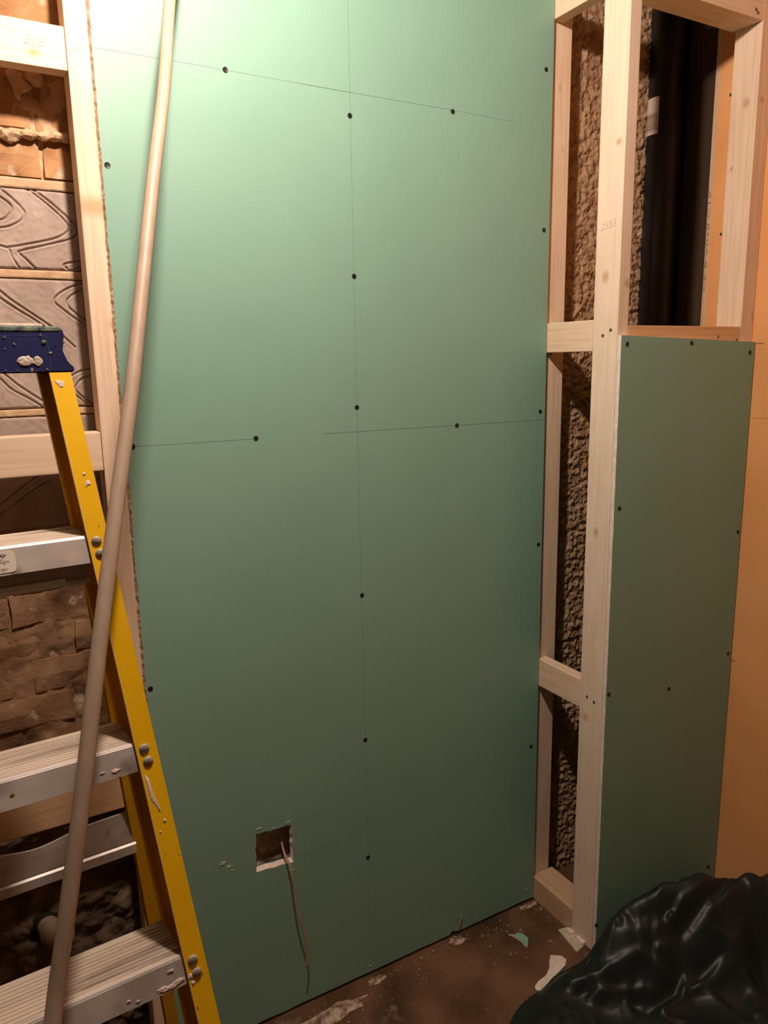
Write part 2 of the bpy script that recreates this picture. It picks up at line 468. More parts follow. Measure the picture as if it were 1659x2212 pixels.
# hanging flake of old mortar under the top nogging
pts = [(12, 152), (32, 156), (52, 172), (70, 186), (60, 194), (48, 196), (44, 213), (34, 203), (26, 182)]
P = [on(a, b, 1, YB-0.012) for a, b in pts]
bm = bmesh.new(); f0 = [bm.verts.new((p.x, p.y+random.uniform(-.004, .004), p.z)) for p in P]; f1 = [bm.verts.new((p.x, p.y+0.02, p.z)) for p in P]
bm.faces.new(f0); bm.faces.new(f1[::-1])
for k in range(len(P)): bm.faces.new((f0[k], f0[(k+1) % len(P)], f1[(k+1) % len(P)], f1[k]))
to_parent(bm_obj('mortar_flake', bm, M['mortar']), wb)

# keyed concrete blocks with scrolled grooves
def c1(l): return [on(x*.2532, y*.2532, 1, YB) for x, y in l]
def c2(l): return [on(x*.2532, 550+y*.2532, 1, YB) for x, y in l]
GR = [c1([(200, 1590), (350, 1700), (500, 1830), (580, 1920), (590, 1950), (560, 1990), (450, 2040), (200, 2090), (70, 2110)]),
      c1([(260, 1600), (420, 1720), (570, 1850), (650, 1930), (665, 1985), (600, 2040), (400, 2090), (180, 2140), (165, 2160), (220, 2210), (300, 2290)]),
      c1([(-200, 1560), (0, 1680), (80, 1740), (100, 1790), (60, 1850), (-10, 1880), (-200, 1920)]),
      c1([(-150, 1500), (0, 1610), (100, 1690), (180, 1770), (210, 1820), (180, 1880), (80, 1930), (-10, 1945), (-200, 1985)]),
      c1([(-60, 2080), (70, 2120), (100, 2190), (160, 2280)]),
      c2([(780, 45), (700, 58), (600, 70), (545, 88), (570, 118)]),
      c2([(780, 85), (700, 100), (655, 118)]),
      c2([(800, 225), (730, 240), (600, 280), (500, 340), (465, 400), (540, 470), (640, 545), (760, 620)]),
      c2([(800, 270), (730, 290), (640, 330), (580, 380), (575, 430), (620, 480), (730, 560), (800, 610)]),
      c2([(-200, 150), (0, 310), (100, 390), (250, 490), (400, 590), (520, 680), (640, 790)]),
      c2([(-200, 210), (0, 370), (150, 470), (300, 560), (420, 650), (540, 760)]),
      c2([(840, 950), (800, 965), (700, 990), (620, 1030), (560, 1090), (600, 1160), (700, 1240), (760, 1300)]),
      c2([(840, 1010), (800, 1020), (700, 1060), (655, 1110), (645, 1150), (700, 1210), (820, 1285)]),
      c2([(-150, 950), (0, 1060), (100, 1150), (250, 1230), (380, 1310)]),
      c2([(-100, 930), (50, 1030), (150, 1110), (350, 1240), (450, 1290)]),
      c2([(-100, 2200), (60, 2090), (200, 1980), (330, 1890), (420, 1850)]),
      c2([(-100, 2290), (100, 2150), (260, 2030), (420, 1930)])]
SEG = []
for g in GR:
    s = spline(g, 5)
    for a, b in zip(s, s[1:]): SEG.append((a.x, a.z, b.x, b.z))
SEG = np.array(SEG)


def groove_depth(X, Z):
    d = np.full(X.shape, 9.0)
    for ax, az, bx, bz in SEG:
        dx, dz = bx-ax, bz-az
        t = np.clip(((X-ax)*dx+(Z-az)*dz)/(dx*dx+dz*dz+1e-12), 0, 1)
        d = np.minimum(d, np.hypot(X-ax-t*dx, Z-az-t*dz))
    return 0.0050*np.exp(-(d/0.0017)**2) - 0.0010*np.exp(-((d-0.0045)/0.002)**2)


def concrete_block(x0, x1, z0, z1):
    nx = max(2, int((x1-x0)/0.0016)); nz = max(2, int((z1-z0)/0.0016))
    xs = np.linspace(x0, x1, nx+1); zs = np.linspace(z0, z1, nz+1)
    X, Z = np.meshgrid(xs, zs)
    D = groove_depth(X, Z)
    def fn(x, z):
        i = int(round((x-x0)/(x1-x0)*nx)); j = int(round((z-z0)/(z1-z0)*nz))
        e = min(x-x0, x1-x, z-z0, z1-z)
        return YB + D[j, i] + 0.0009*noise.noise(Vector((x*90, z*90, 0))) + (0.004*(1-e/0.004) if e < 0.004 else 0)
    return to_parent(grid('concrete_block', x0, x1, z0, z1, nx, nz, fn, M['block'], thick=0.03), wb)


zb1t, zb1b, zb2t, zb2b, zb3t = 2.150, 1.990, 1.969, 1.697, 1.678
concrete_block(-0.43, 0.02, zb1b, zb1t)
concrete_block(-0.36, 0.08, zb2b, zb2t)
concrete_block(-0.45, 0.0, 1.43, zb3t)
for (a, b, c, d) in ((-0.72, -0.44, zb1b, zb1t), (-0.72, -0.37, zb2b, zb2t), (-0.72, -0.46, 1.43, zb3t)):
    to_parent(wob_brick('concrete_block', a, b, c, d, YB, M['block'], a, 0.003), wb)
# pale mortar strips flush with the block faces
for (za, zb) in ((zb1t+.002, 2.172), (zb2t+.002, zb1b-.002), (zb3t+.002, zb2b-.002)):
    o = grid('mortar_joint', -0.72, 0.09, za, zb, 160, 4, lambda x, z: YB+0.0015+0.002*fbm(x, 5, z, 40), M['mortar'], thick=0.02)
    to_parent(o, wb)
# old bricks, lower part
z = 0.80; k = 0
while z < 1.40:
    hh = 0.068 if k % 3 else 0.075
    if z+hh > 1.42: break
    x = -0.72 + (0.02 if k % 2 else 0.13); cuts = [-0.72]
    while x < 0.10:
        cuts.append(x); x += (0.225 if k % 3 else 0.118)+random.uniform(-.01, .01)
    cuts.append(0.10)
    for a, b in zip(cuts, cuts[1:]):
        if b-a < 0.025: continue
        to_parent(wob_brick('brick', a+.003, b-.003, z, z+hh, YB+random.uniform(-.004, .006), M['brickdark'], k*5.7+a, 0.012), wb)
    z += hh+0.011; k += 1
# rubble below the bricks
ro = grid('rubble_face', -0.72, 0.10, 0.001, 0.795, 200, 190, lambda x, z: YB+0.014*fbm(x, 1, z, 22)+0.02*noise.noise(Vector((x*6, z*6, 4))), M['earth'], thick=0.02)
to_parent(ro, wb)

# rough brown render seen through the open framing on the right
YR = 0.074
def rough_y(x, z):
    a = fbm(x, 7, z, 58, 5); b = fbm(x, 2, z, 130, 3)
    lip = 0.010*max(0.0, noise.noise(Vector((x*9, z*7, 9))))
    return YR - 0.008*a - 0.0035*b - lip
def rough_mat(c):
    if abs(c.z-1.66) < 0.33:
        v = noise.noise(Vector((c.x*22, c.z*16, 3.3)))
        if v > 0.34 and (abs(c.z-1.40) < 0.10 or abs(c.z-1.63) < 0.05): return 1
    return 0
rr = grid('rough_render', 1.285, 1.676, 0.001, ZC-0.002, 110, 860, rough_y, [M['rough'], M['yellowpaint']], thick=0.04, matfn=rough_mat)
to_parent(rr, wb)

hb_ = grid('rough_render', 0.14, 0.50, 0.30, 0.72, 60, 70, lambda x, z: 0.036+0.006*fbm(x, 4, z, 34), M['holeback'], thick=0.08)
to_parent(hb_, wb)

# ------------------------------------------------------------------ timber framing
ZT = ZC-0.002
O3 = (0.34, 0.17, 0.06)
def timber(name, x0, x1, y0, y1, z0, z1, axis, label, cat, group=None, knots=(), seed=None, light=(0.80, 0.63, 0.46), dark=(0.71, 0.53, 0.36)):
    c = Vector(((x0+x1)/2, (y0+y1)/2, z0))
    kl = [(tuple(Vector(p)-c), r, h, col) for p, r, h, col in knots]
    m = wood(name+'_pine', axis, light, dark, seed if seed is not None else random.uniform(0, 9), kl)
    o = box(name, x0, x1, y0, y1, z0, z1, m, None, 0.0025, 2)
    group = group or {'nogging': 'pine noggings of the framing', 'stud': 'upright pine studs of the framing', 'plate': 'pine plates and rails of the framing'}.get(cat)
    return tag(o, label, cat, group)


KN = (0.50, 0.27, 0.12)
xl = -0.043
st_l = timber('timber_stud', xl, 0.018, 0.0128, 0.0755, 0.0, ZT, 2, 'pale pine stud left of the large green board, with noggings butting its left side', 'stud',
              knots=[(on(203, 447, 1, .0125), 0.05, 0.020, (0.55, 0.29, 0.13)), (on(245, 700, 1, .0125), 0.012, 0.012, (0.6, 0.38, 0.2))], seed=1.0)
NL = -0.70
n1 = timber('timber_nogging', NL, xl-.001, 0.0128, 0.052, 2.358, 2.438, 0, 'pale pine nogging with a pencilled number, topmost on the left against old brick', 'nogging',
            knots=[(on(72, 113, 1, .0125), 0.010, 0.012, KN)], seed=2.0)
n2 = timber('timber_nogging', NL, xl-.001, 0.0128, 0.060, 1.561, 1.645, 0, 'pine nogging behind the yellow ladder, level with its top, below the grey blocks', 'nogging', seed=3.0)
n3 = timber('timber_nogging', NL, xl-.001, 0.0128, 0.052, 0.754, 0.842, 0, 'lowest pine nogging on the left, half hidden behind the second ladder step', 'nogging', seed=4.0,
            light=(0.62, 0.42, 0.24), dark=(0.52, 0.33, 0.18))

st_e = timber('timber_stud', 1.188, 1.277, 0.0128, 0.051, 0.0, ZT, 2, 'pine stud fixed flat behind the right edge of the large green board', 'stud', seed=5.0)
YP0, YP1 = -0.266, -0.179
post = timber('corner_post', 1.203, 1.241, YP0, YP1, 0.0, ZT, 2, 'brightly lit pine corner post standing between the two green boards', 'post',
              knots=[(on(1308, 598, 0, 1.203), 0.013, 0.016, KN), (on(1337, 306, 0, 1.203), 0.010, 0.008, KN), (on(1287, 1150, 0, 1.203), 0.010, 0.014, KN),
                     (on(1265, 1550, 0, 1.203), 0.010, 0.013, KN), (on(1355, 612, 1, YP0), 0.010, 0.012, KN)], seed=6.0, light=(0.82, 0.68, 0.53), dark=(0.76, 0.61, 0.46))
timber('timber_nogging', 1.203, 1.241, YP1+.001, 0.0125, 1.801, 1.884, 1, 'short level pine nogging between the large green board and the corner post, upper of two', 'nogging', seed=7.0)
timber('timber_nogging', 1.203, 1.241, YP1+.001, 0.0125, 0.767, 0.856, 1, 'short pine nogging between the large green board and the corner post, lower of two', 'nogging', seed=8.0)
timber('sole_plate', 1.203, 1.292, YP1+.001, 0.0125, 0.0, 0.082, 1, 'dusty pine sole plate on the floor between the large green board and the corner post', 'plate', seed=9.0,
       light=(0.60, 0.43, 0.27), dark=(0.46, 0.31, 0.18))
timber('top_plate', 1.203, 1.241, YP1+.001, 0.0125, 2.676, 2.745, 1, 'short pine rail at the top between the large green board and the corner post', 'plate', seed=10.0)
XS = 1.700
tp = timber('top_plate', 1.2415, XS-.0005, YP0, -0.177, 2.668, 2.757, 0, 'long pine top rail high on the right joining corner post to far stud', 'plate', seed=11.0)
pn = timber('timber_nogging', 1.2415, XS-.0005, YP0, -0.177, 1.780, 1.866, 0, 'pine nogging along the top edge of the narrow green panel', 'nogging', seed=12.0,
            light=(0.72, 0.45, 0.24), dark=(0.62, 0.36, 0.18))
far = timber('timber_stud', XS, 1.7565, YP0, -0.182, 0.0, ZT, 2, 'far right pine stud beside the orange wall, above the narrow green panel', 'stud',
             knots=[(on(1612, 222, 0, XS), 0.012, 0.014, KN), (on(1630, 685, 1, YP0), 0.016, 0.022, (0.5, 0.3, 0.14)), (on(1646, 215, 1, YP0), 0.008, 0.01, KN), (on(1580, 365, 0, XS), 0.006, 0.008, KN)], seed=13.0)
bat = timber('timber_batten', 1.757, 1.809, -0.0975, -0.081, 0.0, ZT, 2, 'stamped pine batten in the dark recess, behind the far right stud', 'batten', seed=14.0,
             light=(0.66, 0.46, 0.29), dark=(0.58, 0.39, 0.23))
text('grade_stamp', 'CE 8 A078 C16', 0.034, M['stampink'], bat, Matrix.Translation(-bat.location) @ frame((1.7565, -0.0835, 1.98), (0, 0, 1), (0, -1, 0)) @ Matrix.Diagonal((1.35, 0.42, 1, 1)))
old = box('shadow_timber', 1.760, 1.809, -0.080, 0.02, 0.0, ZT, M['shadewood'], None, 0.003, 2)  # shaded side of the batten; the corner post's shadow is painted as dark wood
tag(old, 'upright timber in the recess beside the black pipe, coloured dark as shadow', 'timber')

# fixings in the timbers
for (px, py, ax, v, par, rot) in ((1633, 20, 1, YP0-.0003, tp, 0), (1637, 27, 1, YP0-.0003, tp, 0), (1319, 713, 0, 1.2027, post, -1), (1302, 725, 0, 1.2027, post, -1),
                                  (1268, 1505, 0, 1.2027, post, -1), (1283, 1517, 0, 1.2027, post, -1), (1551, 727, 1, YP0-.0003, pn, 0), (1590, 734, 1, YP0-.0003, pn, 0)):
    put(NAIL, 'nail_head', on(px, py, ax, v), par, (0, 0, -math.pi/2 if rot else 0))
for (px, py) in ((1578, 205), (1557, 506)):
    put(NAIL, 'nail_head', on(px, py, 0, 1.7567), wr, (0, 0, -math.pi/2))
# pencilled sizes on the timbers
def at(par): return Matrix.Translation(-par.location)
def face_text(s, px, py, ax, v, u, up, size, par):
    text('pencil_note', s, size, M['pencil2'], par, at(par) @ frame(on(px, py, ax, v), u, up), -0.0004, 'LEFT', 0.35)
face_text('505', 48, 92, 1, 0.0122, (1, 0, -.05), (0, 0, 1), 0.026, n1)
face_text('505', 158, 108, 1, 0.0122, (1, 0, 0), (0, 0, 1), 0.016, st_l)
face_text('110', 233, 968, 1, 0.0122, (1, 0, 0), (0, 0, 1), 0.018, st_l)
face_text('2553', 1297, 500, 0, 1.2026, (0, -1, .12), (0, 0, 1), 0.026, post)

# ------------------------------------------------------------------ large green board
XB = 1.2
bd = empty('plasterboard', (0.6, 0, 0.01), 'large sheet of green moisture resistant plasterboard with a square cable hole', 'plasterboard')
bm = bmesh.new()
outer_f = []; outer_b = []
zz = 0.01; ZBT = ZT
nL = 420
lf = []; lb = []
for k in range(nL+1):
    z = 0.01 + (ZBT-0.01)*k/nL
    j = 0.0012*noise.noise(Vector((0, 0, z*60))) + 0.0022*noise.noise(Vector((3, 0, z*7)))
    lf.append(Vector((0.004+j*1.3+random.uniform(-.0007, .0007), 0.0, z)))
    lb.append(Vector((0.0005+random.uniform(-.001, .001), 0.0125, z)))
bot = []
for k in range(1, 120):
    x = XB*k/120
    d = 0.010 + 0.002*noise.noise(Vector((x*18, 0, 5)))
    if abs(x-0.875) < 0.014: d += 0.014*(1-abs(x-0.875)/0.014)
    bot.append(Vector((x, 0, d)))
outline = lf[::-1] + bot + [Vector((XB, 0, 0.01)), Vector((XB, 0, ZBT))]
hc = [on(552, 1802, 1, 0), on(630, 1781, 1, 0), on(634, 1862, 1, 0), on(554, 1884, 1, 0)]
hole = []
for a, b in zip(hc, hc[1:]+hc[:1]):
    for k in range(8):
        p = a.lerp(b, k/8); rag = 0.0018 if k else 0.0
        hole.append(p + Vector((random.uniform(-rag, rag), 0, random.uniform(-rag, rag))))
tris = geometry.tessellate_polygon([outline, hole])
allp = outline + hole
vf = [bm.verts.new(p) for p in allp]
for t in tris:
    try: bm.faces.new([vf[i] for i in t])
    except ValueError: pass
no = len(outline)
backp = lb[::-1] + [p+Vector((0, .0125, 0)) for p in bot] + [Vector((XB, .0125, .01)), Vector((XB, .0125, ZBT))]
vb = [bm.verts.new(p) for p in backp]
cx = sum(p.x for p in hole)/len(hole); cz = sum(p.z for p in hole)/len(hole)
hb = [bm.verts.new(Vector((cx+(p.x-cx)*0.93, 0.0125, cz+(p.z-cz)*(0.93 if p.z > cz else 0.86)))) for p in hole]
for k in range(no):
    f = bm.faces.new((vf[k], vf[(k+1) % no], vb[(k+1) % no], vb[k])); f.material_index = 2 if k < len(lf)-1 else 1
nh = len(hole)
for k in range(nh):
    a = no+k; b = no+(k+1) % nh
    f = bm.faces.new((vf[a], vf[b], hb[(k+1) % nh], hb[k])); f.material_index = 1
for v in bm.verts: v.co -= bd.location
fc = bm_obj('board_sheet', bm, [M['board'], M['gypsum'], M['torn']], bd)

for (px, py) in ((487, 151), (756, 250), (978, 241), (232, 357), (765, 597), (771, 880), (553, 947), (987, 919), (286, 965), (782, 1286), (325, 1488),
                 (789, 1598), (795, 1852), (1180, 150), (1175, 497), (1167, 889), (1163, 1176), (1147, 1612)):
    p = on(px, py, 1, -0.0002)
    put(SCREW, 'screw', p, bd, (0, random.uniform(0, 1.5), 0))
# torn paper lips under some screw heads and at the hole
def on_board(par, px, py, off=-0.0002, y=0.0):
    p = on(px, py, 1, y)
    return at(par) @ frame((p.x, y+off, p.z), (1, 0, 0), (0, 0, 1))
for (px, py, r) in ((560, 1790, .006), (590, 1789, .004), (622, 1777, .007), (633, 1880, .004)):
    blob('torn_paper', wob(r, 9, .35, 1.4, .6), M['tornpaper'], bd, 0.0008, on_board(bd, px, py))
for (px, py, r) in ((481, 1866, .007), (494, 1873, .006), (502, 1880, .003), (801, 2086, .004), (1137, 1921, .004), (578, 1889, .002)):
    blob('plaster_smear', wob(r, 9, .4, 1.2, .7), M['dust'], bd, 0.0010, on_board(bd, px, py))
for k in range(46):
    px, py = random.uniform(340, 1130), random.uniform(60, 1700)
    blob('paper_fleck', wob(random.uniform(.0006, .0012), 6, .3), random.choice([M['tornpaper'], M['screw'], M['dust']]), bd, 0.0003, on_board(bd, px, py)) if k < 14 else None


def pencil_line(par, a, b, y, w=0.0009, mat='pencil', n=1):
    p, q = on(*a, 1, y), on(*b, 1, y)
    d = (q-p).normalized(); s = d.cross(Vector((0, 1, 0)))*w/2
    bm = bmesh.new()
    vs = [bm.verts.new(v + Vector((0, -0.0002, 0)) - par.location) for v in (p-s, q-s, q+s, p+s)]
    bm.faces.new(vs)
    return bm_obj('pencil_line', bm, M[mat], par)
for a, b, w in (((751, 0), (771, 880), .0007), ((771, 880), (801, 2085), .0008), ((287, 965), (553, 948), .0008), ((700, 937), (1172, 907), .0009),
                ((205, 103), (440, 143), .0005), ((440, 143), (757, 200), .0005), ((650, 181), (978, 238), .0007), ((978, 238), (1110, 263), .0005),
                ((655, 1760), (660, 1870), .0006), ((662, 1768), (718, 1752), .0006), ((640, 1846), (665, 1845), .0006), ((665, 1843), (728, 1821), .0007), ((1172, 907), (1178, 906), .0007)):
    pencil_line(bd, a, b, 0.0, w)

# grey cable coming out of the hole
cb = [on(606, 1800, 1, .030), on(609, 1822, 1, .018), on(614, 1842, 1, .002), on(620, 1856, 1, -.010), on(627, 1872, 1, -.020), on(632, 1900, 1, -.026), on(637, 1940, 1, -.024),
      on(646, 1980, 1, -.028), on(657, 2015, 1, -.030), on(664, 2045, 1, -.030), on(664, 2068, 1, -.030), on(661, 2090, 1, -.030)]
bm = bmesh.new(); tube_bm(bm, spline(cb, 6), 0.0028, 10, 0.7)
tag(bm_obj('cable', bm, M['cable'], None, True), 'thin grey cable hanging out of the square hole in the large green board', 'cable')
# paper sliver at the bottom edge of the board
sv = [on(982, 2012, 1, -.004), on(990, 2003, 1, -.007), on(995, 1990, 1, -.006), on(997, 1977, 1, -.003)]
bm = bmesh.new(); tube_bm(bm, spline(sv, 5), [0.0035]*16, 6, 0.25)
tag(bm_obj('paper_sliver', bm, M['cable'], None, True), 'tan curled sliver standing against the bottom edge of the large green board', 'scrap')

# ------------------------------------------------------------------ narrow green panel
YF = -0.2795
pb = empty('plasterboard', (1.48, YF, 0.004), 'narrow green plasterboard panel on the right between corner post and orange wall', 'plasterboard')
bm = bmesh.new()
P = []
nn = 60
tl, tr = Vector((1.2045, YF, 1.8405)), Vector((1.7525, YF, 1.8215))
for k in range(nn): P.append(Vector((1.2045+random.uniform(-.0006, .0006), YF, 0.004+(1.8365)*k/nn)))
for k in range(20): P.append(tl.lerp(tr, k/20)+Vector((0, 0, random.uniform(-.0005, .0005))))
for k in range(nn): P.append(Vector((1.7525+0.0012*noise.noise(Vector((k*.5, 0, 0))), YF, 1.8215-1.8175*k/nn)))
P.append(Vector((1.7525, YF, 0.004)))
va = [bm.verts.new(p-pb.location) for p in P]; vb = [bm.verts.new(p-pb.location+Vector((0, .0125, 0))) for p in P]
bm.faces.new(va); bm.faces.new(vb[::-1])
for k in range(len(P)):
    f = bm.faces.new((va[k], va[(k+1) % len(P)], vb[(k+1) % len(P)], vb[k])); f.material_index = 1
bm_obj('board_sheet', bm, [M['board'], M['gypsum']], pb)
for (px, py) in ((1355, 743), (1494, 741), (1620, 761), (1338, 1098), (1594, 1149), (1315, 1500), (1445, 1488), (1573, 1412), (1288, 1998), (1530, 1872)):
    put(SCREW, 'screw', on(px, py, 1, YF-.0002), pb, (0, random.uniform(0, 1.5), 0))

# marks on the orange wall
def wall_line(a, b, w, name='pencil_line'):
    p, q = on(*a, 0, 1.7567), on(*b, 0, 1.7567); d = (q-p).normalized(); s = d.cross(Vector((1, 0, 0)))*w/2
    bm = bmesh.new(); bm.faces.new([bm.verts.new(v-wr.location) for v in (p-s, q-s, q+s, p+s)]); bm_obj(name, bm, M['pencil3'], wr)
wall_line((1626, 903), (1800, 905), .0012)
wall_line((1633, 742), (1650, 742), .004, 'wall_scratch'); wall_line((1576, 1423), (1588, 1429), .004, 'wall_scratch')

# ------------------------------------------------------------------ black pipe with a label in the recess
pc = Vector((1.692, 0.045, 0.0)); PR = 0.052
bm = bmesh.new(); tube_bm(bm, [(0, 0, 0), (0, 0, 1.9), (0, 0, 2.95)], PR, 40)
pp = bm_obj('soil_pipe', bm, M['blackpipe'], None, True); pp.location = pc
tag(pp, 'black plastic upright pipe in the recess with a white barcode label', 'pipe')
def wrap(name, a0, a1, z0, z1, r, mat, par):
    bm = bmesh.new(); n = 8; A = []
    for k in range(n+1):
        a = a0+(a1-a0)*k/n; A.append((bm.verts.new((math.cos(a)*r, math.sin(a)*r, z0)), bm.verts.new((math.cos(a)*r, math.sin(a)*r, z1))))
    for p, q in zip(A, A[1:]): bm.faces.new((p[0], q[0], q[1], p[1]))
    return bm_obj(name, bm, mat, par)
R_ = math.radians
zl0, zl1 = on(1412, 288, 1, .03).z, on(1412, 206, 1, .03).z
lab = wrap('pipe_label', R_(150), R_(203), zl0, zl1, PR+.0006, M['sticker'], pp)
zz = zl0+.012
for k in range(14):
    hh = random.choice((.0012, .002, .003)); wrap('barcode_bar', R_(152), R_(200), zz, zz+hh, PR+.0010, M['stampink'], lab); zz += hh+random.choice((.0012, .002))
for (x, y, r) in ((1.745, 0.16, 0.011), (1.772, 0.085, 0.008)):
    bm = bmesh.new(); tube_bm(bm, [(0, 0, 0), (0, 0, 2.95)], r, 14); o = bm_obj('conduit', bm, M['shadewood'], None, True); o.location = (x, y, 0)
    tag(o, 'thin dark conduit in the recess behind the black pipe' if r > .01 else 'thinner brown tube in the recess against the shadow-coloured timber', 'pipe')

# ------------------------------------------------------------------ clay pipe end in the rubble
c = on(98, 2008, 1, 0.10)
dp = empty('drain_pipe', c, 'dusty broken pipe end sticking out of the rubble at lower left', 'pipe')
bm = bmesh.new(); tube_bm(bm, [(0, 0.05, 0.0), (0, 0.012, 0.0)], 0.036, 20); bm_obj('socket_hole', bm, M['void'], dp, True)
bm = bmesh.new(); tube_bm(bm, spline([(0.008, 0.03, -0.002), (0.010, -0.010, 0.0), (0.02, -0.03, -0.008), (0.06, -0.035, -0.012)], 5), [0.026]*10+[.024]*6, 18); bm_obj('elbow', bm, M['earthpipe'], dp, True)

# ------------------------------------------------------------------ step ladder
TH = R_(3.42)
ux, uy = Vector((math.cos(TH), math.sin(TH), 0)), Vector((-math.sin(TH), math.cos(TH), 0))
LX, LY = 0.0848*math.cos(TH) - 0.3158*math.sin(TH), 0.3158*math.cos(TH)+0.0848*math.sin(TH)   # splay and lean per metre of drop
P1 = Vector((-0.1673, -0.5573, 1.5402))
base = P1 + Vector((0, 0, -1.5402))
ladder = empty('step_ladder', base, 'yellow step ladder with blue top and dusty aluminium treads at left', 'ladder', None, TH)
Z1 = 1.5402
HW = 0.205
def sx(z): return (Z1-z)*0.0665           # right rail's inner edge against height
def syy(z): return -(Z1-z)*0.320
FW, WD = 0.030, 0.092
ZTOP = 1.776
def rail(sign):
    bm = bmesh.new()
    prof = [(0, 0), (FW, 0), (FW, WD), (0, WD), (0, WD-.004), (0.0, WD-.010), (0.004, WD-.010), (0.004, WD-.005), (FW-.005, WD-.005), (FW-.005, .005), (0, .005)]
    prof = [(0, 0), (FW, 0), (FW, WD), (-.004, WD), (-.004, WD-.012), (0.0, WD-.012), (0.0, WD-.005), (FW-.005, WD-.005), (FW-.005, .005), (0, .005)]
    R0 = []
    for z in (0.0, 0.4, 0.8, 1.2, ZTOP):
        ring = []
        for (u, v) in prof:
            x = sx(z)+u
            if sign < 0: x = -2*HW - x
            ring.append(bm.verts.new((x, syy(z)+v-0.004, z)))
        R0.append(ring)
    n = len(prof)
    for a, b in zip(R0, R0[1:]):
        for k in range(n): bm.faces.new((a[k], a[(k+1) % n], b[(k+1) % n], b[k]))
    bm.faces.new(R0[0]); bm.faces.new(R0[-1][::-1])
    o = bm_obj('side_rail', bm, M['yellow'], ladder)
    bm = bmesh.new()
    xa, xb = sx(0)-.004, sx(0)+FW+.004
    if sign < 0: xa, xb = -2*HW-xb, -2*HW-xa
    add_box(bm, xa, xb, syy(0)-.008, syy(0)+WD, 0.0, 0.06, .004); bm_obj('rubber_foot', bm, M['ink'], o)
    return o
railR = rail(1); railL = rail(-1)
bm = bmesh.new()
lo_z = [0.1+1.64*k/60 for k in range(61)]
A_ = [bm.verts.new((sx(z)+.0001, syy(z)-.0046, z)) for z in lo_z]; B_ = [bm.verts.new((sx(z)+.0012+.0010*noise.noise(Vector((z*40, 0, 0))), syy(z)-.0046, z)) for z in lo_z]
for k in range(60): bm.faces.new((A_[k], B_[k], B_[k+1], A_[k+1]))
bm_obj('worn_edge', bm, M['worn'], railR)

def tread(z, under=False):
    x1 = sx(z); x0 = -2*HW - x1; y0 = syy(z); dp_ = 0.088; ah = 0.038
    bm = bmesh.new()
    # ribbed top: profile across y, extruded along x
    prof = []
    nr = 11
    for k in range(nr):
        y = y0+0.004+(dp_-.008)*k/nr; w = (dp_-.008)/nr
        prof += [(y, 0.0), (y+w*.55, 0.0), (y+w*.7, -0.0013), (y+w*.9, -0.0013)]
    prof += [(y0+dp_, 0.0), (y0+dp_, -0.006), (y0+0.004, -0.006)]
    def extr(pr):
        A = [bm.verts.new((x0, y, z+h)) for y, h in pr]; Bv = [bm.verts.new((x1, y, z+h)) for y, h in pr]
        for k in range(len(pr)): bm.faces.new((A[k], A[(k+1) % len(pr)], Bv[(k+1) % len(pr)], Bv[k]))
        bm.faces.new(A[::-1]); bm.faces.new(Bv)
    extr(prof)
    o = bm_obj('tread', bm, M['tread'], ladder)
    lean = 0.320
    bm = bmesh.new()
    extr([(y0+.004, -.0003), (y0+.0015, -.001), (y0-lean*.002, -.003), (y0-lean*ah, -ah), (y0-lean*ah+.004, -ah), (y0+.0045, -.006)])
    bm_obj('front_apron', bm, M['alu'], o)
    bm = bmesh.new(); extr([(y0+dp_-.003, -.006), (y0+dp_, -.006), (y0+dp_, -.035), (y0+dp_-.003, -.035)]); bm_obj('rear_apron', bm, M['alu'], o)
    bm = bmesh.new(); extr([(y0+.0036, .0002), (y0+.0018, .0002), (y0+.0008, -.0009), (y0+.001, -.003)]); bm_obj('worn_edge', bm, M['alubright'], o)
    if under:
        bm = bmesh.new(); xs = x1
        yy = y0-lean*ah+.018
        extr([(yy, -.034), (yy+.003, -.034), (yy+.003, -.066), (yy-.006, -.070), (yy-.008, -.064), (yy, -.060)]); bm_obj('under_channel', bm, M['alu'], o)
        bm = bmesh.new(); x1s = x1; x1 = x1-.034
        extr([(yy-.0085, -.0655), (yy-.0065, -.0585), (yy-.0055, -.0585), (yy-.0075, -.0705)]); bm_obj('bright_lip', bm, M['alubright'], o); x1 = x1s
    # rivets on both rails
    for sgn in (1, -1):
        for dz in (-.008, -.026):
            x = sx(z+dz)+.012
            if sgn < 0: x = -2*HW-x
            bm = bmesh.new(); bmesh.ops.create_uvsphere(bm, u_segments=14, v_segments=8, radius=0.0075)
            for v in bm.verts: v.co.y *= 0.55
            r_ = bm_obj('rivet', bm, M['rivet'], o, True); r_.location = (x+.0015*(dz < -.02), syy(z+dz)-.0045, z+dz)
    return o
treads = [tread(1.5402-.2952*k, k == 0) for k in range(5)]
# maker's label on the first tread
z = 1.5402
fr = lambda x, h: Vector((x, syy(z)-.320*h-.0008, z-h))
la = fr(-.165, .004); t0 = treads[0]
bm = bmesh.new()
u, v = Vector((1, 0, 0)), Vector((0, .32, 1)).normalized()
o0 = fr(-.252, .0345)
pts = []
LWd, LHt = 0.155, 0.031
for (cx_, cy_, a0) in ((LWd-.006, .006, -90), (LWd-.006, LHt-.006, 0), (.006, LHt-.006, 90), (.006, .006, 180)):
    for k in range(5):
        a = R_(a0+k*22.5); pts.append(o0+u*(cx_+.006*math.cos(a))+v*(cy_+.006*math.sin(a)))
bm.faces.new([bm.verts.new(p) for p in pts]); st = bm_obj('maker_label', bm, M['sticker'], t0)
def lt(s, x, h, size, b=0.0): text('label_print', s, size, M['ink'], st, frame(fr(x, h)+Vector((0, -.0004, 0)), u, v), b, 'RIGHT')
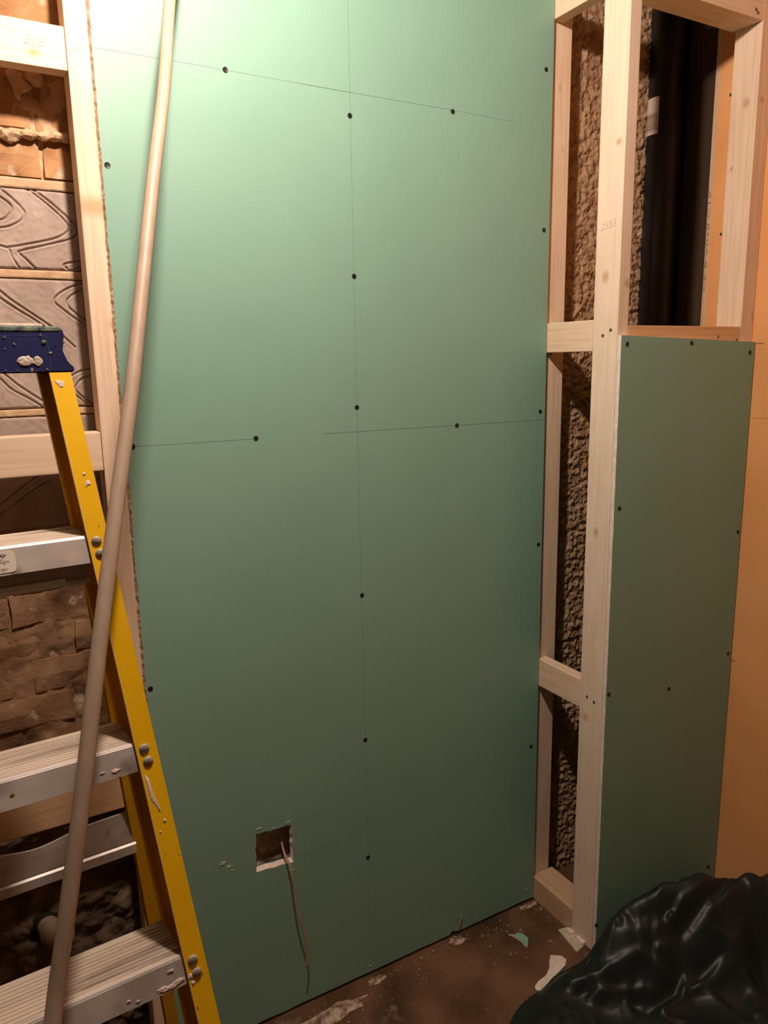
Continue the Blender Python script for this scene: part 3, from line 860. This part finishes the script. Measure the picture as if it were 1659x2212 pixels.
lt('LL Air', -.108, .0135, .0078, .0001); lt('ded Engin', -.105, .0215, .0074, -.0001); lt('n apr', -.108, .0312, .0072, -.0001)
bm = bmesh.new(); bm.faces.new([bm.verts.new(fr(a, b)+Vector((0, -.0004, 0))) for a, b in ((-.23, .0160), (-.113, .0160), (-.113, .0165), (-.23, .0165))]); bm_obj('label_rule', bm, M['ink'], st)

t2 = treads[2]; z3 = 1.5402-.2952*2
def apr(x, h): return frame((x, syy(z3)-.320*h-.0006, z3-h), (1, 0, 0), (0, .32, 1))
for (dx, h, r, mm) in ((-.012, .029, .006, 'splat'), (-.024, .032, .008, 'splat'), (-.036, .031, .006, 'splat'), (-.019, .012, .004, 'dust'), (-.070, .031, .002, 'splat'), (-.082, .026, .002, 'splat')):
    blob('plaster_splat', wob(r, 12, .4, 1.3, .55), M[mm], t2, .0007, apr(sx(z3-h)+dx, h))
t1 = treads[1]; z3 = 1.5402-.2952
for (dx, h, r, mm) in ((-.032, .028, .005, 'splat'), (-.05, .026, .003, 'splat'), (-.165, .02, .003, 'grime')):
    blob('plaster_splat', wob(r, 12, .4, 1.3, .45), M[mm], t1, .0006, apr(sx(z3-h)+dx, h))
# blue cap
capz0, capz1 = 1.776, 1.842
cy0, cy1 = syy(1.80)-.012, syy(1.80)+.135
xR = sx(1.776)+FW
def cap_side():
    # outline of the right end seen from the front: (x offset from the widest point, height)
    return [(0.003, .000), (0.006, .003), (0.005, .008), (-.002, .011), (-.0055, .016), (-.0078, .022), (-.0085, .032), (-.0086, .043), (-.0055, .047), (-.0042, .053), (-.0052, .060), (-.0105, .0655)]
right = [(xR+a, capz0+b) for a, b in cap_side()]
leftp = [(-2*HW-x, zz) for x, zz in right][::-1]
bm = bmesh.new(); prof = right+leftp; n = len(prof)
rings = []
for y, s in ((cy0+.004, .003), (cy0, 0.0), (cy1, 0.0)):
    rings.append([bm.verts.new((x-(s if x > -HW else -s), y if s == 0 else cy0+.0, zz)) for x, zz in prof] if s == 0 else None)
rings = [r for r in rings if r]
A, Bv = rings
for k in range(n): bm.faces.new((A[k], A[(k+1) % n], Bv[(k+1) % n], Bv[k]))
bm.faces.new(A[::-1]); bm.faces.new(Bv)
es = [e for e in bm.edges if abs(e.verts[0].co.y-e.verts[1].co.y) < 1e-6 and e.verts[0].co.y < cy0+.001]
bmesh.ops.bevel(bm, geom=es, offset=.0025, segments=2, affect='EDGES')
cap = bm_obj('top_cap', bm, M['blue'], ladder)
box('dusty_rim', -2*HW-xR+.031, xR-.031, cy0+.006, cy1-.006, capz1-.002, capz1+.0045, M['dust'], cap, .003)
box('green_rim', -2*HW-xR+.009, xR-.009, cy0-.0008, cy0+.004, capz1-.0075, capz1+.0003, M['greendust'], cap, .002)
# dried splats and scratches on the cap
capf = lambda x, h: frame((x, cy0-.0003, capz0+h), (1, 0, 0), (0, 0, 1))
blob('plaster_splat', wob(.0095, 16, .15, 1.15, .8), M['splat'], cap, .0010, capf(xR-.060, .017))
blob('plaster_splat', wob(.0065, 14, .3, 1.0, 1.0), M['dust'], cap, .0008, capf(xR-.044, .0165))
blob('plaster_splat', wob(.003, 10, .3), M['greendust'], cap, .001, capf(xR-.033, .044))
for k in range(16):
    blob('paint_fleck', wob(random.uniform(.0008, .0022), 7, .4), random.choice((M['greendust'], M['dust'])), cap, .0005, capf(xR-random.uniform(.016, .13), random.choice((random.uniform(.004, .058), random.uniform(.003, .006)))))
for a, b in (((-.026, .003), (-.027, .030)), ((-.027, .030), (-.031, .053)), ((-.031, .0535), (-.12, .0535)), ((-.026, .003), (-.12, .002)), ((-.062, .051), (-.068, .038)), ((-.068, .038), (-.061, .032))):
    bm = bmesh.new(); p, q = Vector((xR+a[0], cy0-.0003, capz0+a[1])), Vector((xR+b[0], cy0-.0003, capz0+b[1])); d = (q-p).normalized(); s = d.cross(Vector((0, 1, 0)))*.0003
    bm.faces.new([bm.verts.new(w) for w in (p-s, q-s, q+s, p+s)]); bm_obj('scratch', bm, M['scratch'], cap)
# plaster splats on the right rail
def railf(u, z): return frame((sx(z)+u, syy(z)-.0042, z), (1, 0, 0), (-.0665, .32, 1))
def rz(py): # height on the rail's front for a pixel row
    lo_, hi_ = 0.3, 1.9
    for _ in range(40):
        mz = (lo_+hi_)/2; wp = base + ux*(sx(mz)+.015) + uy*syy(mz) + Vector((0, 0, mz)); d = wp-CAM
        y = H/2 - FPX*d.dot(UP)/d.dot(FWD)
        if y > py: lo_ = mz
        else: hi_ = mz
    return mz
blob('plaster_splat', [(-.008, .004), (-.003, .005), (.002, .003), (.006, .005), (.005, -.001), (.003, -.006), (-.002, -.006), (-.004, -.002)], M['splat'], railR, .0008, railf(.012, rz(828)))
blob('plaster_splat', wob(.0022, 8, .3), M['splat'], railR, .001, railf(.016, rz(1023)))
blob('plaster_splat', [(-.004, -.006), (-.003, .001), (.000, .005), (.004, .002), (.004, -.003), (.000, -.003)], M['splat'], railR, .0008, railf(.018, rz(1043)))
za, zb = rz(1665), rz(1760)
hh = za-zb
blob('plaster_splat', [(-.006, 0), (-.001, -.10*hh), (.002, -.45*hh), (.006, -.70*hh), (.010, -hh), (.004, -.82*hh), (-.002, -.62*hh), (-.004, -.35*hh)], M['splat'], railR, .0008, railf(.010, za))
for (u, py, r) in ((.017, 1770, .0022), (.008, 1790, .0012), (.004, 2098, .004), (.006, 2112, .003)):
    blob('plaster_splat', wob(r, 9, .35), M['splat'], railR, .001, railf(u, rz(py)))
for k in range(14):
    blob('grime_spot', wob(random.uniform(.0006, .0018), 7, .4, .7, 1.4), M['grime'], railR, .0003, railf(random.uniform(.003, .027), rz(random.uniform(930, 2180))))
# rear legs and braces
def rear_x(z): return 0.1385 + (0.75-z)*0.104
def rear_y(z): return syy(1.80)+.112+(1.776-z)*0.165
for sgn in (1, -1):
    bm = bmesh.new(); R0 = []
    for z in (0.0, 0.9, 1.77):
        ring = []
        for (u, v) in ((0, 0), (.028, 0), (.028, .03), (.0, .03), (0, .026), (.024, .026), (.024, .004), (0, .004)):
            x = rear_x(z)+u-.03
            if sgn < 0: x = -2*HW-x
            ring.append(bm.verts.new((x, rear_y(z)+v, z)))
        R0.append(ring)
    for a, b in zip(R0, R0[1:]):
        for k in range(8): bm.faces.new((a[k], a[(k+1) % 8], b[(k+1) % 8], b[k]))
    bm.faces.new(R0[0]); bm.faces.new(R0[-1][::-1])
    leg = bm_obj('rear_leg', bm, M['yellow'], ladder)
# bent metal brace between the rear legs
def world_z_on_rear(px, py):
    lo_, hi_ = .1, 1.7
    d = ray(px, py)
    for _ in range(40):
        mz = (lo_+hi_)/2; t = (mz-CAM.z)/d.z; p = CAM+d*t - base; yl = p.dot(uy)
        if yl > rear_y(mz)-.006: lo_ = mz
        else: hi_ = mz
    return mz
zt, zb_ = world_z_on_rear(300, 1755), world_z_on_rear(300, 1838)
def brace(zt, zb, bent):
    xr = rear_x(zb)-.028; xl_ = -2*HW-xr; n = 40; bm = bmesh.new(); rows_ = []
    for k in range(n+1):
        x = xl_+(xr-xl_)*k/n; t = (x-xr)/-.2
        dip = -0.016*math.exp(-((t-.95)/.33)**2) if bent else 0
        yb = rear_y(zb)-.004
        pr = [(yb+.004, zt+dip-.002), (yb+.001, zt+dip), (yb-.003, zt+dip), (yb-.003, zt-.012+dip), (yb-.001, zb+.028), (yb+.001, zb+.024), (yb-.004, zb+.020), (yb-.004, zb), (yb+.004, zb)]
        rows_.append([bm.verts.new((x, y, z)) for y, z in pr])
    for a, b in zip(rows_, rows_[1:]):
        for i in range(len(a)): bm.faces.new((a[i], a[(i+1) % len(a)], b[(i+1) % len(a)], b[i]))
    bm.faces.new(rows_[0]); bm.faces.new(rows_[-1][::-1])
    return bm_obj('rear_brace', bm, M['alu'], ladder)
brace(zt, zb_, True)
brace(.20, .15, False)

# ------------------------------------------------------------------ wooden pole leaning across the ladder
PD = 0.0215
pl = [(396, -190, PD*FPX/23.4), (381, -90, PD*FPX/24.3), (367, 0, PD*FPX/25.2), (354, 190, PD*FPX/26.8), (331, 385, PD*FPX/28.4), (309, 600, PD*FPX/30.0), (284, 845, PD*FPX/31.6), (250, 1105, PD*FPX/33.2), (213, 1405, PD*FPX/34.9),
      (180, 1700, PD*FPX/36.2), (148, 1950, PD*FPX/37.0), (117, 2180, PD*FPX/37.6)]
PP = [CAM+ray(x, y)*d for x, y, d in pl]
d = (PP[-1]-PP[-2]).normalized()
d.y -= 0.16; e_ = PP[-1]; tt = e_.z/-d.z
for k in range(1, 11): PP.append(e_+d*tt*k/10)
d = (PP[0]-PP[1]).normalized()
while PP[0].y + d.y*0.05 < -0.02 and PP[0].z+d.z*.05 < ZC-.02: PP.insert(0, PP[0]+d*0.05)
bm = bmesh.new(); tube_bm(bm, spline(PP, 6), PD/2, 20)
tag(bm_obj('pole', bm, M['pole'], None, True), 'long slightly bent wooden pole leaning in front of the yellow ladder', 'pole')

# ------------------------------------------------------------------ black rubble sack
ctl = [(0.70, -0.46, 0), (0.82, -0.345, 0), (0.95, -0.302, 0), (1.06, -0.285, 0), (1.155, -0.285, .0)]
def cp(px, py, y):
    p = on(px, py, 1, y); return (p.x, p.y, p.z)
ridge = [cp(1290, 2035, -.305), cp(1335, 1967, -.36), cp(1420, 1915, -.385), cp(1505, 1885, -.41), cp(1550, 1897, -.43), cp(1580, 1903, -.45), cp(1600, 1892, -.47), cp(1659, 1885, -.50)]
behind = [(x+.01, min(y+.075, -.287), max(0, z-.17)) for x, y, z in ridge]
front = [cp(1270, 2105, -.38), cp(1400, 2090, -.47), cp(1500, 2070, -.52), cp(1600, 2060, -.58), cp(1180, 2160, -.37), cp(1300, 2180, -.45), cp(1450, 2180, -.56), cp(1600, 2180, -.66), cp(1659, 2100, -.62)]
out_ = [(.70, -.6, .05), (.8, -.75, .10), (1.0, -.85, .12), (1.25, -.9, .14), (1.5, -.95, .12), (1.75, -.95, .12), (1.75, -.7, .16), (1.75, -.42, .12), (.75, -1.0, 0), (1.2, -1.15, 0), (1.7, -1.2, 0), (.62, -.75, 0), (1.75, -.29, .03), (1.2, -.287, .0)]
C3 = np.array(ctl+ridge+behind+front+out_, float)
def tps(r): return np.where(r > 1e-9, r*r*np.log(np.maximum(r, 1e-9)), 0)
n = len(C3); D = np.hypot(C3[:, None, 0]-C3[None, :, 0], C3[:, None, 1]-C3[None, :, 1])
K = tps(D)+np.eye(n)*2e-4; Pm = np.c_[np.ones(n), C3[:, :2]]
A = np.zeros((n+3, n+3)); A[:n, :n] = K; A[:n, n:] = Pm; A[n:, :n] = Pm.T
wv = np.linalg.solve(A, np.r_[C3[:, 2], 0, 0, 0])
NX, NY = 270, 220
xs = np.linspace(.62, 1.752, NX+1); ys = np.linspace(-1.15, -.284, NY+1)
X, Y = np.meshgrid(xs, ys)
Z = wv[n]+wv[n+1]*X+wv[n+2]*Y
for k in range(n): Z = Z + wv[k]*tps(np.hypot(X-C3[k, 0], Y-C3[k, 1]))
def fold(pts, h, w):
    global Z
    P = [on(x, y, 1, yy) for x, y, yy in pts]; d = np.full(X.shape, 9.)
    for a, b in zip(P, P[1:]):
        dx, dy = b.x-a.x, b.y-a.y; t = np.clip(((X-a.x)*dx+(Y-a.y)*dy)/(dx*dx+dy*dy), 0, 1); d = np.minimum(d, np.hypot(X-a.x-t*dx, Y-a.y-t*dy))
    Z = Z + h*np.exp(-(d/w)**2)
fold([(1340, 1975, -.37), (1400, 2000, -.42), (1450, 1985, -.44)], -.020, .02)
fold([(1578, 1905, -.46), (1535, 1945, -.46), (1450, 1985, -.45)], .022, .012)
fold([(1583, 1908, -.455), (1545, 1960, -.47), (1470, 2010, -.47)], -.030, .020)
fold([(1235, 2130, -.37), (1300, 2122, -.41), (1380, 2138, -.45), (1420, 2160, -.49)], .016, .014)
fold([(1470, 2105, -.52), (1455, 2150, -.53), (1400, 2190, -.52)], -.022, .018)
fold([(1480, 2100, -.53), (1475, 2150, -.55), (1430, 2195, -.55)], .012, .012)
fold([(1420, 2075, -.47), (1440, 2085, -.48)], .014, .012)
fold([(1270, 2170, -.42), (1340, 2195, -.46), (1400, 2212, -.5)], .010, .010)
fold([(1340, 1972, -.365), (1350, 1990, -.38)], .010, .010)
# crumpled facets: soft-edged tilted planes around random centres, at two sizes
rng = np.random.default_rng(11)
def facets(count, tilt, sq, p=7.0):
    c = np.c_[rng.uniform(.55, 1.8, count), rng.uniform(-1.2, -.25, count)]
    t = rng.normal(0, tilt, (count, 2)); h = rng.normal(0, tilt*.02, count)
    u = X + .02*np.sin(Y*23)+.012*np.sin(X*41+Y*17); v = Y + .02*np.sin(X*19)+.010*np.sin(Y*47-X*13)
    num = np.zeros_like(X); den = np.zeros_like(X)
    for k in range(count):
        dx, dy = u-c[k, 0], (v-c[k, 1])*sq
        w = (np.hypot(dx, dy)+.002)**-p
        num += w*(h[k]+t[k, 0]*dx+t[k, 1]*dy/sq); den += w
    return num/den
Zn = facets(90, .14, 1.25) + facets(420, .12, 1.1, 8.0)
edge = np.clip(Z/.05, 0, 1)
Z = Z + Zn*edge
Z = np.maximum(Z, 0.0025)
vs = [(X[j, i], Y[j, i], Z[j, i]) for j in range(NY+1) for i in range(NX+1)]
fs = []
for j in range(NY):
    for i in range(NX):
        q = (j*(NX+1)+i, j*(NX+1)+i+1, (j+1)*(NX+1)+i+1, (j+1)*(NX+1)+i)
        if max(vs[k][2] for k in q) > 0.0026: fs.append(q)
used = sorted({k for f in fs for k in f}); mp_ = {k: i for i, k in enumerate(used)}
me = bpy.data.meshes.new('rubble_sack'); me.from_pydata([(vs[k][0]-1.3, vs[k][1]+.6, vs[k][2]) for k in used], [], [tuple(mp_[k] for k in f) for f in fs]); me.update()
for p in me.polygons: p.use_smooth = True
sk = link('rubble_sack', me, M['sack']); sk.location = (1.3, -.6, 0)
tag(sk, 'crumpled glossy black plastic sack heaped on the floor at lower right', 'sack')

# ------------------------------------------------------------------ scraps and dust on the floor
def slab(name, pix, z0, th, mats, label, cat, tilt=0.0, group=None, jit=0.0):
    P = [on(a, b, 2, z0) for a, b in pix]; c = sum(P, Vector())/len(P); c.z = z0
    bm = bmesh.new()
    lo_ = [bm.verts.new((p.x-c.x, p.y-c.y, 0.0)) for p in P]
    hi_ = [bm.verts.new((p.x-c.x+random.uniform(-jit, jit), p.y-c.y+random.uniform(-jit, jit), th+tilt*(p.x-c.x))) for p in P]
    bm.faces.new(lo_[::-1]); bm.faces.new(hi_)
    for k in range(len(P)):
        f = bm.faces.new((lo_[k], lo_[(k+1) % len(P)], hi_[(k+1) % len(P)], hi_[k])); f.material_index = len(mats)-1
    o = bm_obj(name, bm, mats); o.location = c
    return tag(o, label, cat, group)
slab('plasterboard_scrap', [(1098, 2020), (1112, 2022), (1119, 2017), (1132, 2022), (1141, 2030), (1140, 2047), (1132, 2044), (1126, 2036), (1118, 2030), (1108, 2024)], 0.0003, 0.006, [M['scrapgreen'], M['gypsum']],
     'small green paper faced plasterboard flake lying alone on the brown floor', 'scrap')
slab('gypsum_piece', [(1190, 2068), (1213, 2070), (1223, 2077), (1221, 2090), (1206, 2106), (1192, 2118), (1178, 2134), (1166, 2145), (1157, 2143), (1155, 2135), (1164, 2124), (1180, 2112), (1186, 2095), (1186, 2080)], 0.0003, 0.008, [M['gypsum'], M['scrapgreen']],
     'long pale gypsum piece lying at the left edge of the black sack', 'scrap', jit=.001)
slab('board_offcut', [(1206, 2011), (1222, 2006), (1240, 2014), (1256, 2030), (1266, 2040), (1256, 2050), (1246, 2059), (1230, 2040)], 0.0003, 0.005, [M['dust']],
     'thin grey dusty offcut lying against the foot of the corner post', 'scrap')
slab('gypsum_crumb', [(1226, 2007), (1238, 2009), (1241, 2018), (1230, 2020), (1224, 2013)], 0.0056, 0.007, [M['gypsum']], 'small pale gypsum crumb on the dusty offcut, nearer the corner post', 'scrap', jit=.001)
slab('gypsum_crumb', [(1248, 2023), (1258, 2027), (1266, 2038), (1258, 2043), (1249, 2035), (1245, 2028)], 0.0056, 0.007, [M['gypsum']], 'larger pale gypsum crumb on the dusty offcut, nearer the black sack', 'scrap', jit=.001)


def heap(name, cx_, cy_, rx, ry, h, label, rot=0.0, seed=0):
    bm = bmesh.new(); nr, na = 9, 36; rings_ = []
    for i in range(nr+1):
        f = i/nr; ring = []
        for k in range(na):
            a = 2*math.pi*k/na; rr_ = f*(1+.45*noise.noise(Vector((math.cos(a)*2.6, math.sin(a)*2.6, seed)))+.2*noise.noise(Vector((math.cos(a)*7, math.sin(a)*7, seed))))
            x, y = rx*rr_*math.cos(a), ry*rr_*math.sin(a)
            zz = h*(1-f)**1.2*(1+.5*noise.noise(Vector((x*60, y*60, seed))))
            ring.append(bm.verts.new((x*math.cos(rot)-y*math.sin(rot), x*math.sin(rot)+y*math.cos(rot), max(zz, .0004))))
        rings_.append(ring)
    for r0, r1 in zip(rings_, rings_[1:]):
        for k in range(na): bm.faces.new((r0[k], r1[k], r1[(k+1) % na], r0[(k+1) % na]))
    bmesh.ops.remove_doubles(bm, verts=bm.verts[:], dist=1e-6)
    o = bm_obj(name, bm, M['floordust'], None, True); o.location = (cx_, cy_, 0.0)
    return tag(o, label, 'dust', None, 'stuff')
p = on(983, 2026, 2, 0); heap('plaster_dust', p.x, p.y-.012, .024, .017, .006, 'small pale heap of plaster dust below the curled sliver', 0, 1)
p = on(690, 2185, 2, 0); heap('plaster_dust', p.x, p.y-.03, .13, .026, .009, 'long drift of plaster dust along the large green board near the ladder', .03, 2)
p = on(812, 2112, 2, 0); heap('plaster_dust', p.x, p.y-.01, .030, .012, .006, 'little patch of plaster dust under the pencilled centre line of the large board', 0, 3)
p = on(1138, 1952, 2, 0); heap('plaster_dust', p.x, p.y-.01, .035, .010, .003, 'thin smear of plaster dust in the floor corner by the sole plate', 0, 4)
# loose grit nobody could count
bm = bmesh.new()
for k in range(300):
    near = random.random() < .45
    x = random.uniform(.2, 1.19); y = -abs(random.gauss(0, .05))-.012 if near else random.uniform(-.40, -.02)
    if y < -.30+.0*x and x > .55 or y < -.235 and x > .9: y = random.uniform(-.2, -.02)
    r = random.uniform(.0006, .0022) if random.random() < .9 else random.uniform(.002, .0042)
    q = bmesh.ops.create_cube(bm, size=1.0); a = random.uniform(0, 3)
    for v in q['verts']:
        s = Vector((v.co.x*r*2*random.uniform(.6, 1.2), v.co.y*r*2*random.uniform(.6, 1.2), (v.co.z+.5)*r*1.4))
        v.co = Vector((x+s.x*math.cos(a)-s.y*math.sin(a), y+s.x*math.sin(a)+s.y*math.cos(a), s.z+.0002))
tag(bm_obj('plaster_grit', bm, M['grit']), 'scattered pale plaster grit over the brown floor', 'grit', None, 'stuff')
